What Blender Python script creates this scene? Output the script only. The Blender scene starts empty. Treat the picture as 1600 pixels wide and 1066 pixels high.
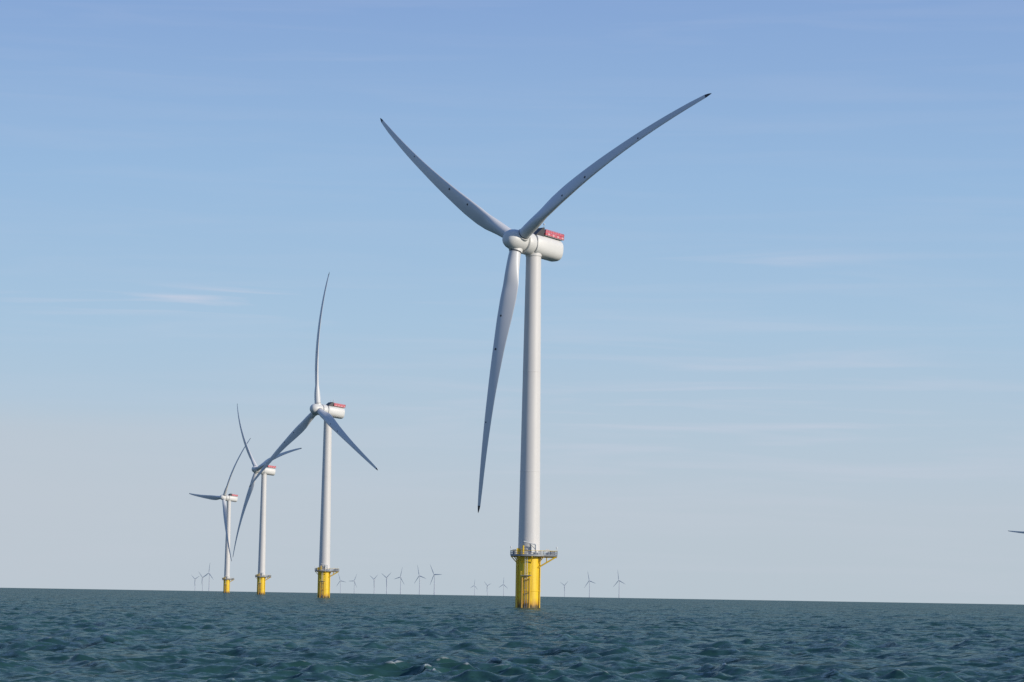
import bpy, bmesh, numpy as np, math, random
from mathutils import Matrix, Vector
random.seed(3); rng=np.random.default_rng(7)
scene=bpy.context.scene
scene.view_settings.view_transform='Standard'; scene.view_settings.look='None'; scene.view_settings.exposure=0
RE=6.371e6*1.15
R=77.0
HUB_H=102.42; OVERHANG=6.4; TILT=math.radians(5.8)

# ------------------------------------------------------------------ materials
def new_mat(name):
    m=bpy.data.materials.new(name); m.use_nodes=True
    nt=m.node_tree; b=nt.nodes['Principled BSDF']
    return m,nt,b
def paint(name,col,rough=0.45,var=0.08,scale=0.6,streak=0.0):
    m,nt,b=new_mat(name); N=nt.nodes;L=nt.links
    b.inputs['Roughness'].default_value=rough
    tc=N.new('ShaderNodeTexCoord'); mp=N.new('ShaderNodeMapping'); mp.inputs['Scale'].default_value=(1,1,0.25)
    nz=N.new('ShaderNodeTexNoise'); nz.inputs['Scale'].default_value=scale; nz.inputs['Detail'].default_value=6
    L.new(tc.outputs['Object'],mp.inputs['Vector']); L.new(mp.outputs['Vector'],nz.inputs['Vector'])
    mx=N.new('ShaderNodeMix'); mx.data_type='RGBA'
    mx.inputs[6].default_value=tuple(c*(1-var) for c in col)+(1,)
    mx.inputs[7].default_value=tuple(min(1,c*(1+var)) for c in col)+(1,)
    L.new(nz.outputs['Fac'],mx.inputs[0]); L.new(mx.outputs[2],b.inputs['Base Color'])
    return m
M_tower=paint('tower_paint',(0.60,0.58,0.555),0.5,0.09,0.25)
M_blade=paint('blade_gelcoat',(0.57,0.57,0.57),0.4,0.08,0.3)
M_nac=paint('nacelle_paint',(0.62,0.61,0.58),0.45,0.05,0.4)
M_black=paint('dark_paint',(0.03,0.03,0.035),0.5)
M_red=paint('red_railing',(0.56,0.10,0.13),0.5,0.1)
M_redwhite=paint('pale_panel',(0.62,0.35,0.36),0.5,0.1)
M_grey=paint('galvanised_steel',(0.30,0.31,0.32),0.5,0.2,2)
M_white=paint('white_paint',(0.65,0.65,0.63),0.4,0.08)
M_yel=paint('yellow_steel',(0.72,0.47,0.02),0.45,0.08)
M_rust=paint('rusty_tube',(0.45,0.26,0.04),0.6,0.3,2)
def tp_mat():
    m,nt,b=new_mat('transition_piece_yellow'); N=nt.nodes;L=nt.links
    b.inputs['Roughness'].default_value=0.45
    tc=N.new('ShaderNodeTexCoord')
    nz=N.new('ShaderNodeTexNoise'); nz.inputs['Scale'].default_value=0.9; nz.inputs['Detail'].default_value=8
    mp=N.new('ShaderNodeMapping'); mp.inputs['Scale'].default_value=(1,1,0.3)
    L.new(tc.outputs['Object'],mp.inputs['Vector']); L.new(mp.outputs['Vector'],nz.inputs['Vector'])
    sx=N.new('ShaderNodeSeparateXYZ'); L.new(tc.outputs['Object'],sx.inputs[0])
    ma=N.new('ShaderNodeMath'); ma.operation='MULTIPLY_ADD'; ma.inputs[1].default_value=3.0; L.new(nz.outputs['Fac'],ma.inputs[0]); L.new(sx.outputs['Z'],ma.inputs[2])
    cr=N.new('ShaderNodeValToRGB'); e=cr.color_ramp.elements
    mr=N.new('ShaderNodeMapRange'); mr.inputs['From Min'].default_value=1.0; mr.inputs['From Max'].default_value=7.0
    L.new(ma.outputs[0],mr.inputs['Value']); L.new(mr.outputs[0],cr.inputs[0])
    e[0].position=0.0; e[0].color=(0.05,0.045,0.02,1)
    e[1].position=0.55; e[1].color=(0.80,0.53,0.012,1)
    x=e.new(0.20); x.color=(0.12,0.08,0.02,1)
    x=e.new(0.32); x.color=(0.50,0.27,0.02,1)
    n2=N.new('ShaderNodeTexNoise'); n2.inputs['Scale'].default_value=1.8; n2.inputs['Detail'].default_value=6
    mp2=N.new('ShaderNodeMapping'); mp2.inputs['Scale'].default_value=(1,1,0.08); L.new(tc.outputs['Object'],mp2.inputs['Vector']); L.new(mp2.outputs['Vector'],n2.inputs['Vector'])
    r2=N.new('ShaderNodeMapRange'); r2.inputs['From Min'].default_value=0.52; r2.inputs['From Max'].default_value=0.72; r2.inputs['To Max'].default_value=0.5
    L.new(n2.outputs['Fac'],r2.inputs['Value'])
    mx=N.new('ShaderNodeMix'); mx.data_type='RGBA'; mx.inputs[7].default_value=(0.36,0.19,0.02,1)
    L.new(r2.outputs[0],mx.inputs[0]); L.new(cr.outputs[0],mx.inputs[6]); L.new(mx.outputs[2],b.inputs['Base Color'])
    return m
M_tp=tp_mat()

# ------------------------------------------------------------------ mesh helpers
class MB:
    def __init__(s): s.v=[];s.f=[];s.m=[];s.mats=[]
    def mi(s,mat):
        if mat not in s.mats: s.mats.append(mat)
        return s.mats.index(mat)
    def add(s,vs,fs,mat):
        o=len(s.v); s.v+= [tuple(v) for v in vs]; k=s.mi(mat)
        for f in fs: s.f.append([o+i for i in f]); s.m.append(k)
    def revolve(s,prof,mat,axis='z',n=48,cap=True,centre=(0,0,0)):
        vs=[];fs=[]
        for (h,r) in prof:
            for i in range(n):
                a=2*math.pi*i/n; c,d=r*math.cos(a),r*math.sin(a)
                p=(c,d,h) if axis=='z' else (d,h,c)
                vs.append((p[0]+centre[0],p[1]+centre[1],p[2]+centre[2]))
        for j in range(len(prof)-1):
            for i in range(n):
                k=(i+1)%n; fs.append((j*n+i,j*n+k,(j+1)*n+k,(j+1)*n+i))
        if cap:
            fs.append(tuple(range(n))[::-1]); fs.append(tuple((len(prof)-1)*n+i for i in range(n)))
        s.add(vs,fs,mat)
    def tube(s,p,q,r,mat,n=8,r2=None):
        p=Vector(p);q=Vector(q);d=(q-p).normalized(); r2=r if r2 is None else r2
        u=d.orthogonal().normalized();w=d.cross(u)
        vs=[p+(u*math.cos(2*math.pi*i/n)+w*math.sin(2*math.pi*i/n))*r for i in range(n)]+[q+(u*math.cos(2*math.pi*i/n)+w*math.sin(2*math.pi*i/n))*r2 for i in range(n)]
        fs=[(i,(i+1)%n,n+(i+1)%n,n+i) for i in range(n)]+[tuple(range(n))[::-1],tuple(range(n,2*n))]
        s.add(vs,fs,mat)
    def box(s,c,sz,mat,rot=None):
        vs=[]
        for x in(-.5,.5):
            for y in(-.5,.5):
                for z in(-.5,.5):
                    v=Vector((x*sz[0],y*sz[1],z*sz[2]))
                    if rot: v=rot@v
                    vs.append(v+Vector(c))
        s.add(vs,[(0,1,3,2),(4,6,7,5),(0,4,5,1),(2,3,7,6),(0,2,6,4),(1,5,7,3)],mat)
    def mesh(s,name,smooth=True,angle=35):
        me=bpy.data.meshes.new(name); me.from_pydata(s.v,[],s.f)
        for m in s.mats: me.materials.append(m)
        me.polygons.foreach_set('material_index',s.m)
        bm=bmesh.new(); bm.from_mesh(me); bmesh.ops.recalc_face_normals(bm,faces=bm.faces); bm.to_mesh(me); bm.free()
        if smooth:
            me.polygons.foreach_set('use_smooth',[True]*len(me.polygons)); me.set_sharp_from_angle(angle=math.radians(angle))
        me.update(); return me
def obj(name,me,parent=None,mat=None):
    o=bpy.data.objects.new(name,me); scene.collection.objects.link(o)
    if parent: o.parent=parent
    if mat is not None: o.matrix_local=mat
    return o

# ------------------------------------------------------------------ blade
def blade_mesh(dark_tip=True):
    b=MB()
    rr=np.concatenate([np.linspace(1.6,4,4),np.linspace(5,30,22),np.linspace(31.5,74,34),[75,75.8,76.4,76.8,77]])
    ch=np.interp(rr,[0,3.5,8,13,17,23,30,45,60,70,75,76.2,77],[3.3,3.3,3.9,4.75,5.1,4.85,4.1,2.9,2.05,1.5,1.05,.65,.12])
    th=np.interp(rr,[0,3.5,8,13,20,40,77],[1,1,.72,.45,.32,.22,.17])
    bl=np.interp(rr,[0,3.5,13],[0,0,1])
    tw=np.radians(np.interp(rr,[0,5,16,30,45,60,77],[22,22,17,10,6,3,1]))
    n=28; c1,c2,c3=0.1619,-0.1554,0.0538
    vs=[]
    for r,c,t,w,be in zip(rr,ch,th,bl,tw):
        q=r/R; ox=c3*q*q*R; oy=-(c1*r+c2*q*q*R)
        for i in range(n):
            ph=2*math.pi*i/n; s=(1-math.cos(ph))/2; sg=1 if math.sin(ph)>=0 else -1
            ya=5*t*c*(.2969*math.sqrt(s)-.126*s-.3516*s*s+.2843*s**3-.1015*s**4)
            if sg<0: ya=-ya*0.8
            yc=c/2*math.sin(ph)
            x=c*((.5-s)*(1-w)+(.32-s)*w); y=(yc*(1-w)+ya*w)
            X=x*math.cos(be)+y*math.sin(be); Y=-x*math.sin(be)+y*math.cos(be)
            vs.append((X+ox,Y+oy,r))
    for j in range(len(rr)-1):
        mat=M_black if (rr[j]>=74.6 and dark_tip) else M_blade
        quad=[((j)*n+i,j*n+(i+1)%n,(j+1)*n+(i+1)%n,(j+1)*n+i) for i in range(n)]
        k=b.mi(mat)
        for f in quad: b.f.append(list(f)); b.m.append(k)
    b.v=vs[:]
    k=b.mi(M_black); b.f.append([(len(rr)-1)*n+i for i in range(n)]); b.m.append(k)
    b.f.append(list(range(n))[::-1]); b.m.append(b.mi(M_blade))
    for r,mat,rad in ((12,M_red,.42),(22,M_black,.30),(31.5,M_black,.34),(52,M_black,.22)):
        c=np.interp(r,rr,ch);t=np.interp(r,rr,th);be=np.interp(r,rr,tw); q=r/R
        for sgn in(-1,1):
            y=sgn*(t*c*.5*(.8 if sgn<0 else 1)); x=0.02*c
            X=x*math.cos(be)+y*math.sin(be)+c3*q*q*R; Y=-x*math.sin(be)+y*math.cos(be)-(c1*r+c2*q*q*R)
            nx,ny=math.sin(be)*sgn,math.cos(be)*sgn
            b.tube((X-nx*.25,Y-ny*.25,r),(X+nx*.04,Y+ny*.04,r),rad,mat,12)
    return b.mesh('blade')
ME_blade=blade_mesh()

# ------------------------------------------------------------------ hub / nacelle (local y = downwind)
def hub_mesh():
    b=MB()
    b.revolve([(-4.7,0.3),(-4.65,1.0),(-4.4,1.6),(-3.9,2.15),(-3.1,2.6),(-2,2.88),(-.8,3.0),(.6,3.0),(1.5,2.9),(1.75,2.7)],M_nac,'y',48)
    for k in range(3):
        a=2*math.pi/3*k; d=Vector((math.sin(a),0,math.cos(a)))
        cone=Vector((0,-.16,0))
        b.tube(d*1.2,d*3.15+cone*2.6,1.95,M_nac,32,1.9); b.tube(d*3.15+cone*2.6,d*3.4+cone*2.8,1.72,M_black,32)
    return b.mesh('hub')
def squircle(r,n=56,p=2.7,zs=1.0):
    out=[]
    for i in range(n):
        a=2*math.pi*i/n; c,s=math.cos(a),math.sin(a)
        k=(abs(c)**p+abs(s)**p)**(-1/p); out.append((r*k*s,r*k*c*zs))
    return out
def nacelle_mesh():
    b=MB()
    b.revolve([(1.6,2.2),(1.9,2.75),(2.05,3.1),(2.3,3.22),(4.5,3.22),(4.75,3.1),(4.8,2.8)],M_nac,'y',56)
    b.revolve([(4.7,2.75),(5.3,2.75)],M_grey,'y',48)
    prof=[(5.2,2.7),(5.25,2.95),(5.5,3.05),(10,3.07),(14.9,3.05),(15.4,2.93),(15.65,2.6),(15.7,2.2)]
    vs=[];fs=[];n=56
    for y,r in prof:
        for (x,z) in squircle(r): vs.append((x,y,z+.12))
    for j in range(len(prof)-1):
        for i in range(n): fs.append((j*n+i,j*n+(i+1)%n,(j+1)*n+(i+1)%n,(j+1)*n+i))
    fs.append(tuple(range(n))[::-1]); fs.append(tuple((len(prof)-1)*n+i for i in range(n)))
    b.add(vs,fs,M_nac)
    zt=3.12
    b.box((0,12.0,zt+.1),(4.6,7.2,.18),M_grey)
    x0,x1,y0,y1=-2.35,2.35,8.4,15.7
    def panel_side(p,q):
        p=Vector(p);q=Vector(q);L=(q-p).length;d=(q-p)/L;k=max(2,int(L/.85))
        for i in range(k+1):
            c=p+d*L*i/k; b.box((c.x,c.y,zt+.9),(.13,.13,1.7),M_red)
        for z in (.25,.9,1.72):
            b.tube(p+Vector((0,0,zt+z)),q+Vector((0,0,zt+z)),.08,M_red,6)
        for i in range(k):
            c=p+d*L*(i+.5)/k
            sx=abs(d.x)*L/k*.80+.05; sy=abs(d.y)*L/k*.80+.05
            b.box((c.x,c.y,zt+.56),(sx,sy,.5),M_redwhite if i%2 else M_red)
            b.box((c.x,c.y,zt+1.3),(sx*.98,sy*.98,.5),M_red)
    panel_side((x0,y0,0),(x0,y1,0)); panel_side((x1,y0,0),(x1,y1,0)); panel_side((x0,y1,0),(x1,y1,0)); panel_side((x0,y0,0),(x1,y0,0))
    vs=[(-2.2,4.9,2.7),(2.2,4.9,2.7),(2.2,8.0,2.7),(-2.2,8.0,2.7),(-2.2,7.4,5.2),(2.2,7.4,5.2),(2.2,8.0,5.3),(-2.2,8.0,5.3)]
    b.add(vs,[(0,1,2,3),(4,5,6,7),(0,1,5,4),(2,3,7,6),(0,3,7,4),(1,2,6,5)],M_black)
    b.tube((1.6,8.2,3),(1.6,8.2,6.4),.07,M_grey,6); b.tube((-1.6,8.2,3),(-1.6,8.2,6.4),.07,M_grey,6)
    b.box((1.6,8.2,6.4),(.5,.3,.25),M_white)
    return b.mesh('nacelle',angle=30)
ME_hub=hub_mesh(); ME_nac=nacelle_mesh()

# ------------------------------------------------------------------ tower / foundation
def tower_mesh():
    b=MB(); z0=14.9; z1=HUB_H-2.6
    prof=[(z0,3.12),(z0+.35,3.12),(z0+.36,3.05)]
    for z in (38,66):
        r=np.interp(z,[z0,z1],[3.05,2.12]); prof+=[(z-.12,r),(z-.1,r+.03),(z+.1,r+.03),(z+.12,r)]
    prof+=[(z1-1.2,2.13),(z1-1.19,2.3),(z1,2.3)]
    b.revolve(prof,M_tower,'z',72)
    a=math.radians(-70); R0=Matrix.Rotation(a+math.pi/2,3,'Z')
    c=Vector((math.cos(a)*3.03,math.sin(a)*3.03,16.6))
    b.box(c,(1.3,.3,2.5),M_grey,R0); b.box(c+Vector((math.cos(a),math.sin(a),0))*.03,(1.0,.3,2.2),M_white,R0)
    return b.mesh('tower',angle=25)
def tp_mesh():
    b=MB()
    b.revolve([(-8,3.35),(4.5,3.35),(4.6,3.42),(4.9,3.42),(5.0,3.35),(13.6,3.35),(13.7,3.5),(14.3,3.5)],M_tp,'z',72)
    for adeg in (-100,):
        a=math.radians(adeg); o=Vector((math.cos(a),math.sin(a),0)); t=Vector((-o.y,o.x,0))
        for s in(-1,1):
            p=o*4.7+t*s*1.05
            b.tube(p+Vector((0,0,-3)),p+Vector((0,0,8.4)),.24,M_rust,12)
            for z in(1.5,4.5,8.2): b.tube(p+Vector((0,0,z)),o*3.3+t*s*1.05+Vector((0,0,z-.2)),.17,M_rust if z<2 else M_yel,8)
        for s in(-1,1):
            p=o*4.2+t*s*.32; b.tube(p+Vector((0,0,-2)),p+Vector((0,0,15.6)),.06,M_white,6)
        z=-1.5
        while z<14.2:
            b.tube(o*4.2+t*.32+Vector((0,0,z)),o*4.2-t*.32+Vector((0,0,z)),.04,M_white,5); z+=.4
        b.box(o*4.1+Vector((0,0,9)),(2.8,1.9,.12),M_grey,Matrix.Rotation(a+math.pi/2,3,'Z'))
        for s in(-1,1):
            for q in (3.4,5.0): b.tube(o*q+t*s*1.35+Vector((0,0,9)),o*q+t*s*1.35+Vector((0,0,10.1)),.05,M_yel,5)
            b.tube(o*3.4+t*s*1.35+Vector((0,0,10.1)),o*5.0+t*s*1.35+Vector((0,0,10.1)),.05,M_yel,5)
    for adeg in(-30,-150,60,160):
        a=math.radians(adeg);o=Vector((math.cos(a),math.sin(a),0))
        b.tube(o*3.62+Vector((0,0,-4)),o*3.62+Vector((0,0,13.4)),.18,M_yel,8)
    return b.mesh('transition_piece',angle=30)
def platform_mesh():
    b=MB(); zd=14.35; n=24
    ring=[]
    for i in range(n):
        a=2*math.pi*(i+.5)/n; ring.append((5.2*math.cos(a),5.2*math.sin(a)))
    out=[p for p in ring if not (p[0]>4.3)]
    out.sort(key=lambda p: math.atan2(p[1],p[0])%(2*math.pi))
    ext=[(7.9,-2.6),(7.9,2.4)]
    poly=out+ext
    k=len(poly)
    vs=[(x,y,zd) for x,y in poly]+[(x,y,zd+.32) for x,y in poly]
    fs=[tuple(range(k))[::-1],tuple(range(k,2*k))]+[(i,(i+1)%k,k+(i+1)%k,k+i) for i in range(k)]
    b.add(vs,fs,M_grey)
    zt=zd+.32
    for i in range(k):
        p=Vector((*poly[i],zt)); q=Vector((*poly[(i+1)%k],zt)); L=(q-p).length; m=max(1,round(L/1.35))
        for j in range(m):
            c=p.lerp(q,j/m); b.tube(c,c+Vector((0,0,1.2)),.055,M_grey,6)
        for z in(.12,.62,1.2): b.tube(p+Vector((0,0,z)),q+Vector((0,0,z)),.05 if z>.2 else .08,M_grey if z<1 else M_yel,6)
    for adeg in range(0,360,45):
        if adeg in (0,): continue
        a=math.radians(adeg+10);o=Vector((math.cos(a),math.sin(a),0))
        b.tube(o*3.3+Vector((0,0,12.4)),o*5.0+Vector((0,0,zd-.1)),.14,M_yel,8)
        b.tube(o*3.3+Vector((0,0,zd-.15)),o*5.1+Vector((0,0,zd-.15)),.14,M_yel,8)
    for y in(-2.2,2.0):
        b.tube((2.6,y,11.2),(7.6,y,zd-.1),.2,M_yel,8); b.tube((2.6,y,zd-.18),(7.8,y,zd-.18),.18,M_yel,8)
        b.tube((5.0,y,zd-.2),(5.0,y,12.6),.12,M_yel,8)
    c=Vector((-1.6,-4.2,zt)); b.tube(c,c+Vector((0,0,2.6)),.26,M_yel,12)
    c2=Vector((1.9,-4.1,zt)); b.tube(c2,c2+Vector((0,0,2.9)),.2,M_white,12)
    b.tube(c2+Vector((0,0,2.8)),c2+Vector((-3.4,.2,3.7)),.15,M_white,8); b.tube(c2+Vector((0,0,1.4)),c2+Vector((-1.7,.1,3.1)),.09,M_grey,8)
    b.tube(c2+Vector((-3.4,.2,3.7)),c2+Vector((-3.4,.2,2.2)),.03,M_black,5)
    b.box((-4.1,-1.2,zt+.75),(1.0,1.2,1.5),M_grey); b.box((-2.9,-3.2,zt+.9),(1.1,.9,1.8),M_yel)
    b.box((3.2,-3.2,zt+.6),(1.3,1.0,1.2),M_white); b.box((6.6,-.2,zt+.55),(1.6,2.4,1.1),M_grey); b.box((5.2,1.2,zt+.9),(1,1,1.8),M_white)
    for p in((-5.0,-1.0),(7.7,-2.4)):
        b.tube((*p,zt),(*p,zt+1.9),.07,M_white,6); b.revolve([(0,.18),(.4,.18),(.5,.1)],M_white,'z',10,centre=(p[0],p[1],zt+1.9))
    return b.mesh('access_platform',angle=30)
ME_tower=tower_mesh(); ME_tp=tp_mesh(); ME_pl=platform_mesh()

def turbine(X,D,yaw_deg,th_deg,platform_rot=0):
    d2=X*X+D*D
    root=bpy.data.objects.new('wind_turbine',None); scene.collection.objects.link(root)
    root.empty_display_size=5; root.location=(X,D,-d2/(2*RE))
    obj('tower',ME_tower,root); Rz=Matrix.Rotation(math.radians(platform_rot),4,'Z')
    obj('transition_piece',ME_tp,root,Rz); obj('access_platform',ME_pl,root,Rz)
    a=math.radians(yaw_deg); t=TILT
    sa,ca,st,ct=math.sin(a),math.cos(a),math.sin(t),math.cos(t)
    n=Vector((-sa*ct,-ca*ct,st)); e1=Vector((ca,-sa,0)); e2=Vector((sa*st,ca*st,ct))
    C=Vector((-OVERHANG*sa,-OVERHANG*ca,HUB_H))
    M=Matrix(((e1.x,-n.x,e2.x,C.x),(e1.y,-n.y,e2.y,C.y),(e1.z,-n.z,e2.z,C.z),(0,0,0,1)))
    obj('nacelle',ME_nac,root,M)
    MR=M@Matrix.Rotation(math.radians(th_deg),4,'Y')
    obj('hub',ME_hub,root,MR)
    for k in range(3):
        obj('blade_%d'%(k+1),ME_blade,root,MR@Matrix.Rotation(2*math.pi/3*k,4,'Y'))
    return root
PILES=[(5.69,737.3),(-100.2,1441.4),(-203.1,2178.1),(-303.3,2853.4)]
turbine(5.69,737.3,45.8,60.96)
turbine(-100.2,1441.4,54.5,-5.5)
turbine(-203.1,2178.1,57.5,-44.2)
turbine(-303.3,2853.4,53.8,-88.5)
turbine(772,3750,52,-90)

# ------------------------------------------------------------------ far wind farm (older, smaller machines)
def far_mat():
    m,nt,b=new_mat('far_turbine_haze_tint'); b.inputs['Base Color'].default_value=(0.54,0.58,0.64,1); b.inputs['Roughness'].default_value=.6
    b.inputs['Alpha'].default_value=.68   # distance haze put into the pale blue-grey colour and this transparency
    return m
M_far=far_mat()
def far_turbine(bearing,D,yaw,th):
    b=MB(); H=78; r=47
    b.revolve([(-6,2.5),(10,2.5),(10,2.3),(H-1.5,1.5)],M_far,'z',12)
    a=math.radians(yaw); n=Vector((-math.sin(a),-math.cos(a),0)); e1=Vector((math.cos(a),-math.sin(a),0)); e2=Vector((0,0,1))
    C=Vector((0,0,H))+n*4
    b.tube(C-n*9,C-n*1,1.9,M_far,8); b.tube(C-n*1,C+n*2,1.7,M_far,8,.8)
    for k in range(3):
        t=math.radians(th+120*k); d=e1*math.sin(t)+e2*math.cos(t); g=e1*math.cos(t)-e2*math.sin(t)
        vs=[];prof=[(1,1.0,.9),(8,1.9,.6),(20,1.5,.4),(35,1.0,.25),(r,.3,.1)]
        for s,w,q in prof:
            for u,v in((w,0),(0,q),(-w,0),(0,-q)): vs.append(C+d*s+g*u+n*v)
        fs=[(j*4+i,j*4+(i+1)%4,(j+1)*4+(i+1)%4,(j+1)*4+i) for j in range(len(prof)-1) for i in range(4)]+[(16,17,18,19)]
        b.add(vs,fs,M_far)
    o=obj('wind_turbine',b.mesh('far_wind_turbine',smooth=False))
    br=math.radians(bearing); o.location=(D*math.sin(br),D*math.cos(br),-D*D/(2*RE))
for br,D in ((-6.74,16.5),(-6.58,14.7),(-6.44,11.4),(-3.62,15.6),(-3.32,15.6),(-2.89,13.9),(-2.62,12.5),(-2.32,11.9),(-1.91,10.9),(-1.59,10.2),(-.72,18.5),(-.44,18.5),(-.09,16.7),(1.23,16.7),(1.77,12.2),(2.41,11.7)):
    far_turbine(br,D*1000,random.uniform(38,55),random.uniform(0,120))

# ------------------------------------------------------------------ sea
CH=3.93
def sea():
    th_f=np.arange(-0.32,0.32,0.0008)
    th_b=np.linspace(0.32,2*math.pi-0.32,90)
    th=np.concatenate([th_f,th_b[:-1]]); nf=len(th_f)
    dth=np.diff(np.append(th,th[0]+2*math.pi))
    r1=np.geomspace(1.0,70,50)[:-1]; r2=np.exp(np.arange(math.log(70),math.log(3500),1/330.)); r3=np.geomspace(3500,24000,120)
    r=np.concatenate([r1,r2,r3]); dr=np.gradient(r)
    T,Rr=np.meshgrid(th,r); X=Rr*np.sin(T);Y=Rr*np.cos(T)
    cell=np.maximum(dr[:,None],Rr*dth[None,:]*1.0)
    Z=np.zeros_like(X);DX=np.zeros_like(X);DY=np.zeros_like(X);J=np.zeros_like(X)
    G=np.zeros_like(X); H2=np.zeros_like(X)
    for i in range(14):   # gust patches that make wave groups uneven
        Lg=rng.uniform(9,70); a=rng.uniform(0,2*math.pi); k=2*math.pi/Lg
        c=np.cos(k*(X*math.sin(a)+Y*math.cos(a))+rng.uniform(0,6.28))
        if i%2: G+=c
        else: H2+=c
    G=np.clip(1+.25*G,.35,1.65); H2=np.clip(1+.25*H2,.35,1.65)
    nw=110
    lam=np.exp(np.linspace(math.log(0.7),math.log(14),nw))*rng.uniform(.95,1.05,nw)
    wind=math.radians(70)
    for i,L in enumerate(lam):
        a=wind+rng.normal(0,0.95); kx,ky=math.sin(a),math.cos(a); k=2*math.pi/L
        amp=0.0096*L**0.65*(1 if L<4.5 else (4.5/L)**1.0)
        w=np.clip(L/(cell*2.6)-.6,0,1)*(G if i%2 else H2)
        ph=k*(X*kx+Y*ky)+rng.uniform(0,2*math.pi)
        s,c=np.sin(ph),np.cos(ph)
        Z+=w*amp*c; DX-=w*amp*kx*s*1.0; DY-=w*amp*ky*s*1.0; J+=w*amp*k*c
    thr=np.percentile(J[(Rr>80)&(Rr<400)],99.7)
    for px,py in PILES:
        d=np.hypot(X-px,Y-py); J+=0.9*np.exp(-((d-3.6)/2.4)**2)
        J+=0.85*np.exp(-((Y-py+2)/5.0)**2)*np.exp(-((X-px+8)/9.0)**2)
    X2=X+DX;Y2=Y+DY
    Z=Z-(X*X+Y*Y)/(2*RE)
    nr,nc=X.shape
    co=np.stack([X2,Y2,Z],-1).reshape(-1,3).astype(np.float32)
    idx=np.arange(nr*nc).reshape(nr,nc); nx=np.roll(idx,-1,axis=1)
    q=np.stack([idx[:-1],idx[1:],nx[1:],nx[:-1]],-1).reshape(-1,4).astype(np.int32)
    me=bpy.data.meshes.new('sea'); me.vertices.add(len(co)); me.vertices.foreach_set('co',co.ravel())
    me.loops.add(q.size); me.loops.foreach_set('vertex_index',q.ravel())
    me.polygons.add(len(q)); me.polygons.foreach_set('loop_start',np.arange(0,q.size,4,dtype=np.int32))
    try: me.polygons.foreach_set('loop_total',np.full(len(q),4,dtype=np.int32))
    except Exception: pass
    me.polygons.foreach_set('use_smooth',np.ones(len(q),dtype=bool))
    me.update(calc_edges=True)
    at=me.attributes.new('crest','FLOAT','POINT'); at.data.foreach_set('value',J.ravel().astype(np.float32))
    o=obj('sea',me)
    if me.polygons[len(q)//2].normal.z<0: me.flip_normals()
    return o,me,thr
sea_o,sea_me,jthr=sea()
m,nt,b=new_mat('sea_water'); N=nt.nodes;L=nt.links
b.inputs['Roughness'].default_value=0.6; b.inputs['Specular IOR Level'].default_value=0.0
geo=N.new('ShaderNodeNewGeometry')
def noise(scale,sc3,detail=4,rough=.55):
    mp=N.new('ShaderNodeMapping'); mp.inputs['Scale'].default_value=sc3; mp.inputs['Rotation'].default_value=(0,0,math.radians(20))
    L.new(geo.outputs['Position'],mp.inputs['Vector'])
    n=N.new('ShaderNodeTexNoise'); n.inputs['Scale'].default_value=scale; n.inputs['Detail'].default_value=detail; n.inputs['Roughness'].default_value=rough
    L.new(mp.outputs['Vector'],n.inputs['Vector']); return n
def vm(op,a,bv):
    n=N.new('ShaderNodeVectorMath'); n.operation=op
    for i,x in enumerate((a,bv)):
        if x is None: continue
        if hasattr(x,'node'): L.new(x,n.inputs[i])
        else: n.inputs[i].default_value=x
    return n.outputs[0]
n1=noise(1.6,(1,1,1),5,.65); n2=noise(0.33,(1,1,1),3); n6=noise(0.02,(1,1,1),3)
h=.5
v1=vm('MULTIPLY',vm('SUBTRACT',n1.outputs['Color'],(h,h,h)),(1.3,1.3,0))
v2=vm('MULTIPLY',vm('SUBTRACT',n2.outputs['Color'],(h,h,h)),(1.35,1.35,0))
v3=vm('MULTIPLY',vm('SUBTRACT',n6.outputs['Color'],(h,h,h)),(0.45,0.45,0))
nn=vm('NORMALIZE',vm('ADD',vm('ADD',vm('ADD',v1,v2),v3),geo.outputs['Normal']),None)
L.new(nn,b.inputs['Normal'])
n3=noise(0.012,(1,1,1),6)
c3=N.new('ShaderNodeMapRange'); c3.inputs['From Min'].default_value=.35; c3.inputs['From Max'].default_value=.65; L.new(n3.outputs['Fac'],c3.inputs['Value'])
mx=N.new('ShaderNodeMix'); mx.data_type='RGBA'; mx.inputs[6].default_value=(0.014,0.046,0.043,1); mx.inputs[7].default_value=(0.026,0.075,0.067,1)
L.new(c3.outputs[0],mx.inputs[0])
at=N.new('ShaderNodeAttribute'); at.attribute_name='crest'
n4=noise(0.05,(1,1,1),2); n5=noise(3.0,(1,1,1),4)
ad=N.new('ShaderNodeMath'); ad.operation='MULTIPLY_ADD'; ad.inputs[1].default_value=0.9; L.new(n4.outputs['Fac'],ad.inputs[0]); L.new(at.outputs['Fac'],ad.inputs[2])
ad2=N.new('ShaderNodeMath'); ad2.operation='MULTIPLY_ADD'; ad2.inputs[1].default_value=0.5; L.new(n5.outputs['Fac'],ad2.inputs[0]); L.new(ad.outputs[0],ad2.inputs[2])
mr=N.new('ShaderNodeMapRange'); mr.inputs['From Min'].default_value=float(jthr)+.70; mr.inputs['From Max'].default_value=float(jthr)+1.0; mr.inputs['To Max'].default_value=.6
L.new(ad2.outputs[0],mr.inputs['Value'])
m2=N.new('ShaderNodeMix'); m2.data_type='RGBA'; m2.inputs[7].default_value=(.55,.58,.56,1)
L.new(mr.outputs[0],m2.inputs[0]); L.new(mx.outputs[2],m2.inputs[6]); L.new(m2.outputs[2],b.inputs['Base Color'])
gl=N.new('ShaderNodeBsdfGlossy'); gl.inputs['Roughness'].default_value=.13; gl.inputs['Color'].default_value=(.90,1,.95,1); L.new(nn,gl.inputs['Normal'])
fr=N.new('ShaderNodeFresnel'); fr.inputs['IOR'].default_value=1.333; L.new(nn,fr.inputs['Normal'])
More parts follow.
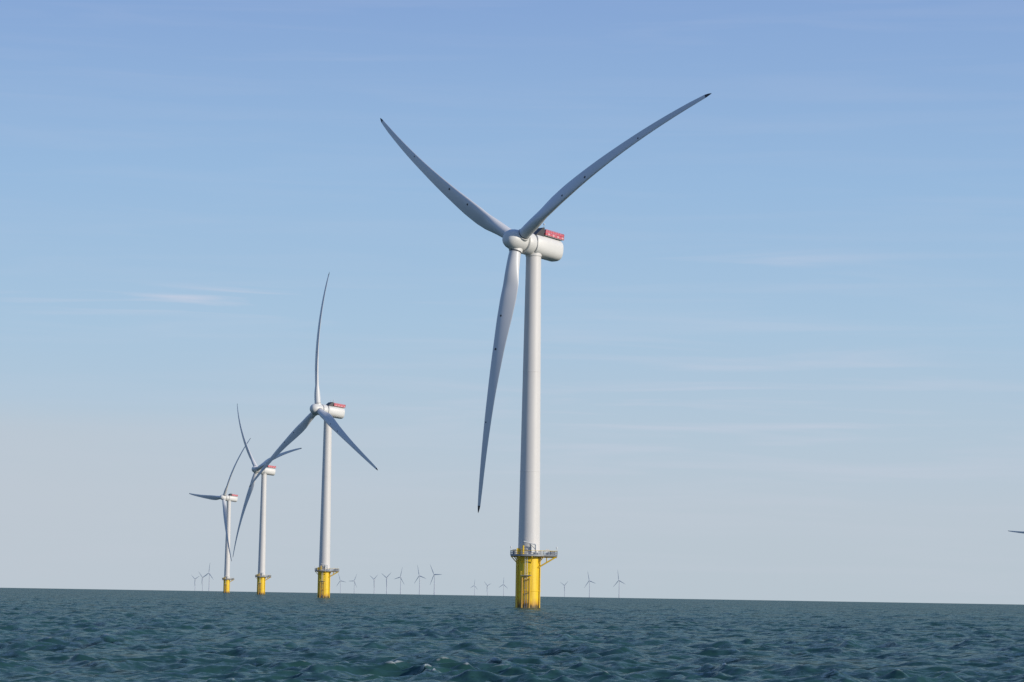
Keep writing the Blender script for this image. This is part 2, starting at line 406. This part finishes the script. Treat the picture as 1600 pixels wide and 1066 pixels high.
fm=N.new('ShaderNodeMath'); fm.operation='MULTIPLY'; fm.inputs[1].default_value=.40; L.new(fr.outputs[0],fm.inputs[0])
msh=N.new('ShaderNodeMixShader'); L.new(fm.outputs[0],msh.inputs[0]); L.new(b.outputs[0],msh.inputs[1]); L.new(gl.outputs[0],msh.inputs[2])
L.new(msh.outputs[0],N['Material Output'].inputs['Surface'])
sea_me.materials.append(m)

# ------------------------------------------------------------------ sky + sun
SUN_EL=21; SUN_AZ=120
w=bpy.data.worlds.new('World'); scene.world=w; w.use_nodes=True; nt=w.node_tree; N=nt.nodes; L=nt.links
bg=N['Background']; bg.inputs['Strength'].default_value=0.10
sky=N.new('ShaderNodeTexSky'); sky.sky_type='NISHITA'; sky.sun_disc=False
sky.sun_elevation=math.radians(SUN_EL); sky.sun_rotation=math.radians(SUN_AZ); sky.altitude=0; sky.air_density=1.0; sky.dust_density=1.0; sky.ozone_density=1.5
def lin(c): return tuple(((x/255+.055)/1.055)**2.4 if x/255>.04045 else x/255/12.92 for x in c)+(1,)
tc=N.new('ShaderNodeTexCoord'); sx=N.new('ShaderNodeSeparateXYZ'); L.new(tc.outputs['Generated'],sx.inputs[0])
def skynoise(scale,sc3,detail,dist=0.0):
    mp=N.new('ShaderNodeMapping'); mp.inputs['Scale'].default_value=sc3; L.new(tc.outputs['Generated'],mp.inputs['Vector'])
    n=N.new('ShaderNodeTexNoise'); n.inputs['Scale'].default_value=scale; n.inputs['Detail'].default_value=detail; n.inputs['Distortion'].default_value=dist
    L.new(mp.outputs['Vector'],n.inputs['Vector']); return n
def math_(op,a,bb,c=None):
    n=N.new('ShaderNodeMath'); n.operation=op
    for i,x in enumerate((a,bb,c)):
        if x is None: continue
        if hasattr(x,'node'): L.new(x,n.inputs[i])
        else: n.inputs[i].default_value=x
    return n.outputs[0]
nw=skynoise(2.2,(1,1,3),4)
zz=math_('MULTIPLY_ADD',nw.outputs['Fac'],0.030,math_('SUBTRACT',sx.outputs['Z'],0.015))
mr=N.new('ShaderNodeMapRange'); mr.inputs['From Min'].default_value=0; mr.inputs['From Max'].default_value=1; L.new(zz,mr.inputs['Value'])
cr=N.new('ShaderNodeValToRGB'); L.new(mr.outputs[0],cr.inputs[0]); e=cr.color_ramp.elements
stops=[(0.0,(185,198,209)),(0.03,(185,198,211)),(0.06,(177,197,215)),(0.10,(165,194,220)),(0.155,(150,184,220)),(0.225,(133,165,212)),(0.5,(98,136,196)),(1.0,(70,108,175))]
e[0].position=0; e[0].color=lin(stops[0][1]); e[1].position=1; e[1].color=lin(stops[-1][1])
for pz,c in stops[1:-1]:
    x=e.new(pz); x.color=lin(c)
sc=N.new('ShaderNodeVectorMath'); sc.operation='SCALE'; sc.inputs['Scale'].default_value=10.3; L.new(cr.outputs[0],sc.inputs[0])
mxs=N.new('ShaderNodeMix'); mxs.data_type='RGBA'; mxs.inputs[0].default_value=0.94
L.new(sky.outputs[0],mxs.inputs[6]); L.new(sc.outputs[0],mxs.inputs[7])
def bump(val,c,wd):
    d=math_('DIVIDE',math_('SUBTRACT',val,c),wd); return math_('EXPONENT',math_('MULTIPLY',math_('MULTIPLY',d,d),-1.0),None)
nc1=skynoise(1.0,(9,9,150),7,.7); st=N.new('ShaderNodeMapRange'); st.inputs['From Min'].default_value=.46; st.inputs['From Max'].default_value=.70; L.new(nc1.outputs['Fac'],st.inputs['Value'])
band1=math_('MULTIPLY',bump(sx.outputs['Z'],.107,.0055),bump(sx.outputs['X'],-.115,.075))
band2=math_('MULTIPLY',math_('MULTIPLY',bump(sx.outputs['Z'],.072,.026),bump(sx.outputs['X'],.08,.11)),.6)
band3=math_('MULTIPLY',math_('MULTIPLY',bump(sx.outputs['Z'],.125,.006),bump(sx.outputs['X'],.09,.05)),.45)
tot=math_('ADD',math_('ADD',math_('ADD',math_('MULTIPLY',band1,1.3),band2),band3),.10)
fac=math_('MULTIPLY',math_('MULTIPLY',st.outputs[0],tot),.58)
mxc=N.new('ShaderNodeMix'); mxc.data_type='RGBA'; mxc.inputs[7].default_value=tuple(10.4*c for c in lin((208,208,222))[:3])+(1,)
L.new(fac,mxc.inputs[0]); L.new(mxs.outputs[2],mxc.inputs[6])
hb=N.new('ShaderNodeMapRange'); hb.interpolation_type='SMOOTHSTEP'; hb.inputs['From Min'].default_value=.072; hb.inputs['From Max'].default_value=.054; L.new(zz,hb.inputs['Value'])
hx=N.new('ShaderNodeMapRange'); hx.interpolation_type='SMOOTHSTEP'; hx.inputs['From Min'].default_value=.02; hx.inputs['From Max'].default_value=-.2; L.new(sx.outputs['X'],hx.inputs['Value'])
hf=math_('MULTIPLY',math_('MULTIPLY',hb.outputs[0],hx.outputs[0]),.6)
mxh=N.new('ShaderNodeMix'); mxh.data_type='RGBA'; mxh.inputs[7].default_value=tuple(10.4*c for c in lin((187,196,206))[:3])+(1,)
L.new(hf,mxh.inputs[0]); L.new(mxc.outputs[2],mxh.inputs[6])
L.new(mxh.outputs[2],bg.inputs['Color'])
sl=bpy.data.lights.new('sun','SUN'); sl.energy=4.0; sl.angle=math.radians(.5); sl.color=(1,.92,.80)
so=bpy.data.objects.new('sun',sl); scene.collection.objects.link(so)
az=math.radians(SUN_AZ); el=math.radians(SUN_EL)
d=Vector((math.sin(az)*math.cos(el),math.cos(az)*math.cos(el),math.sin(el)))
so.rotation_euler=d.to_track_quat('Z','Y').to_euler()

# ------------------------------------------------------------------ camera
f=4115.9
dip=math.sqrt(2*CH/RE); p=math.atan(398.5/f)-dip; ro=math.atan(0.0165)
cam=bpy.data.cameras.new('camera'); cam.lens=f/1600*36; cam.sensor_width=36; cam.clip_start=1; cam.clip_end=60000
co=bpy.data.objects.new('camera',cam); scene.collection.objects.link(co)
co.matrix_world=Matrix.Translation((0,0,CH))@Matrix.Rotation(math.pi/2+p,4,'X')@Matrix.Rotation(ro,4,'Z')
scene.camera=co
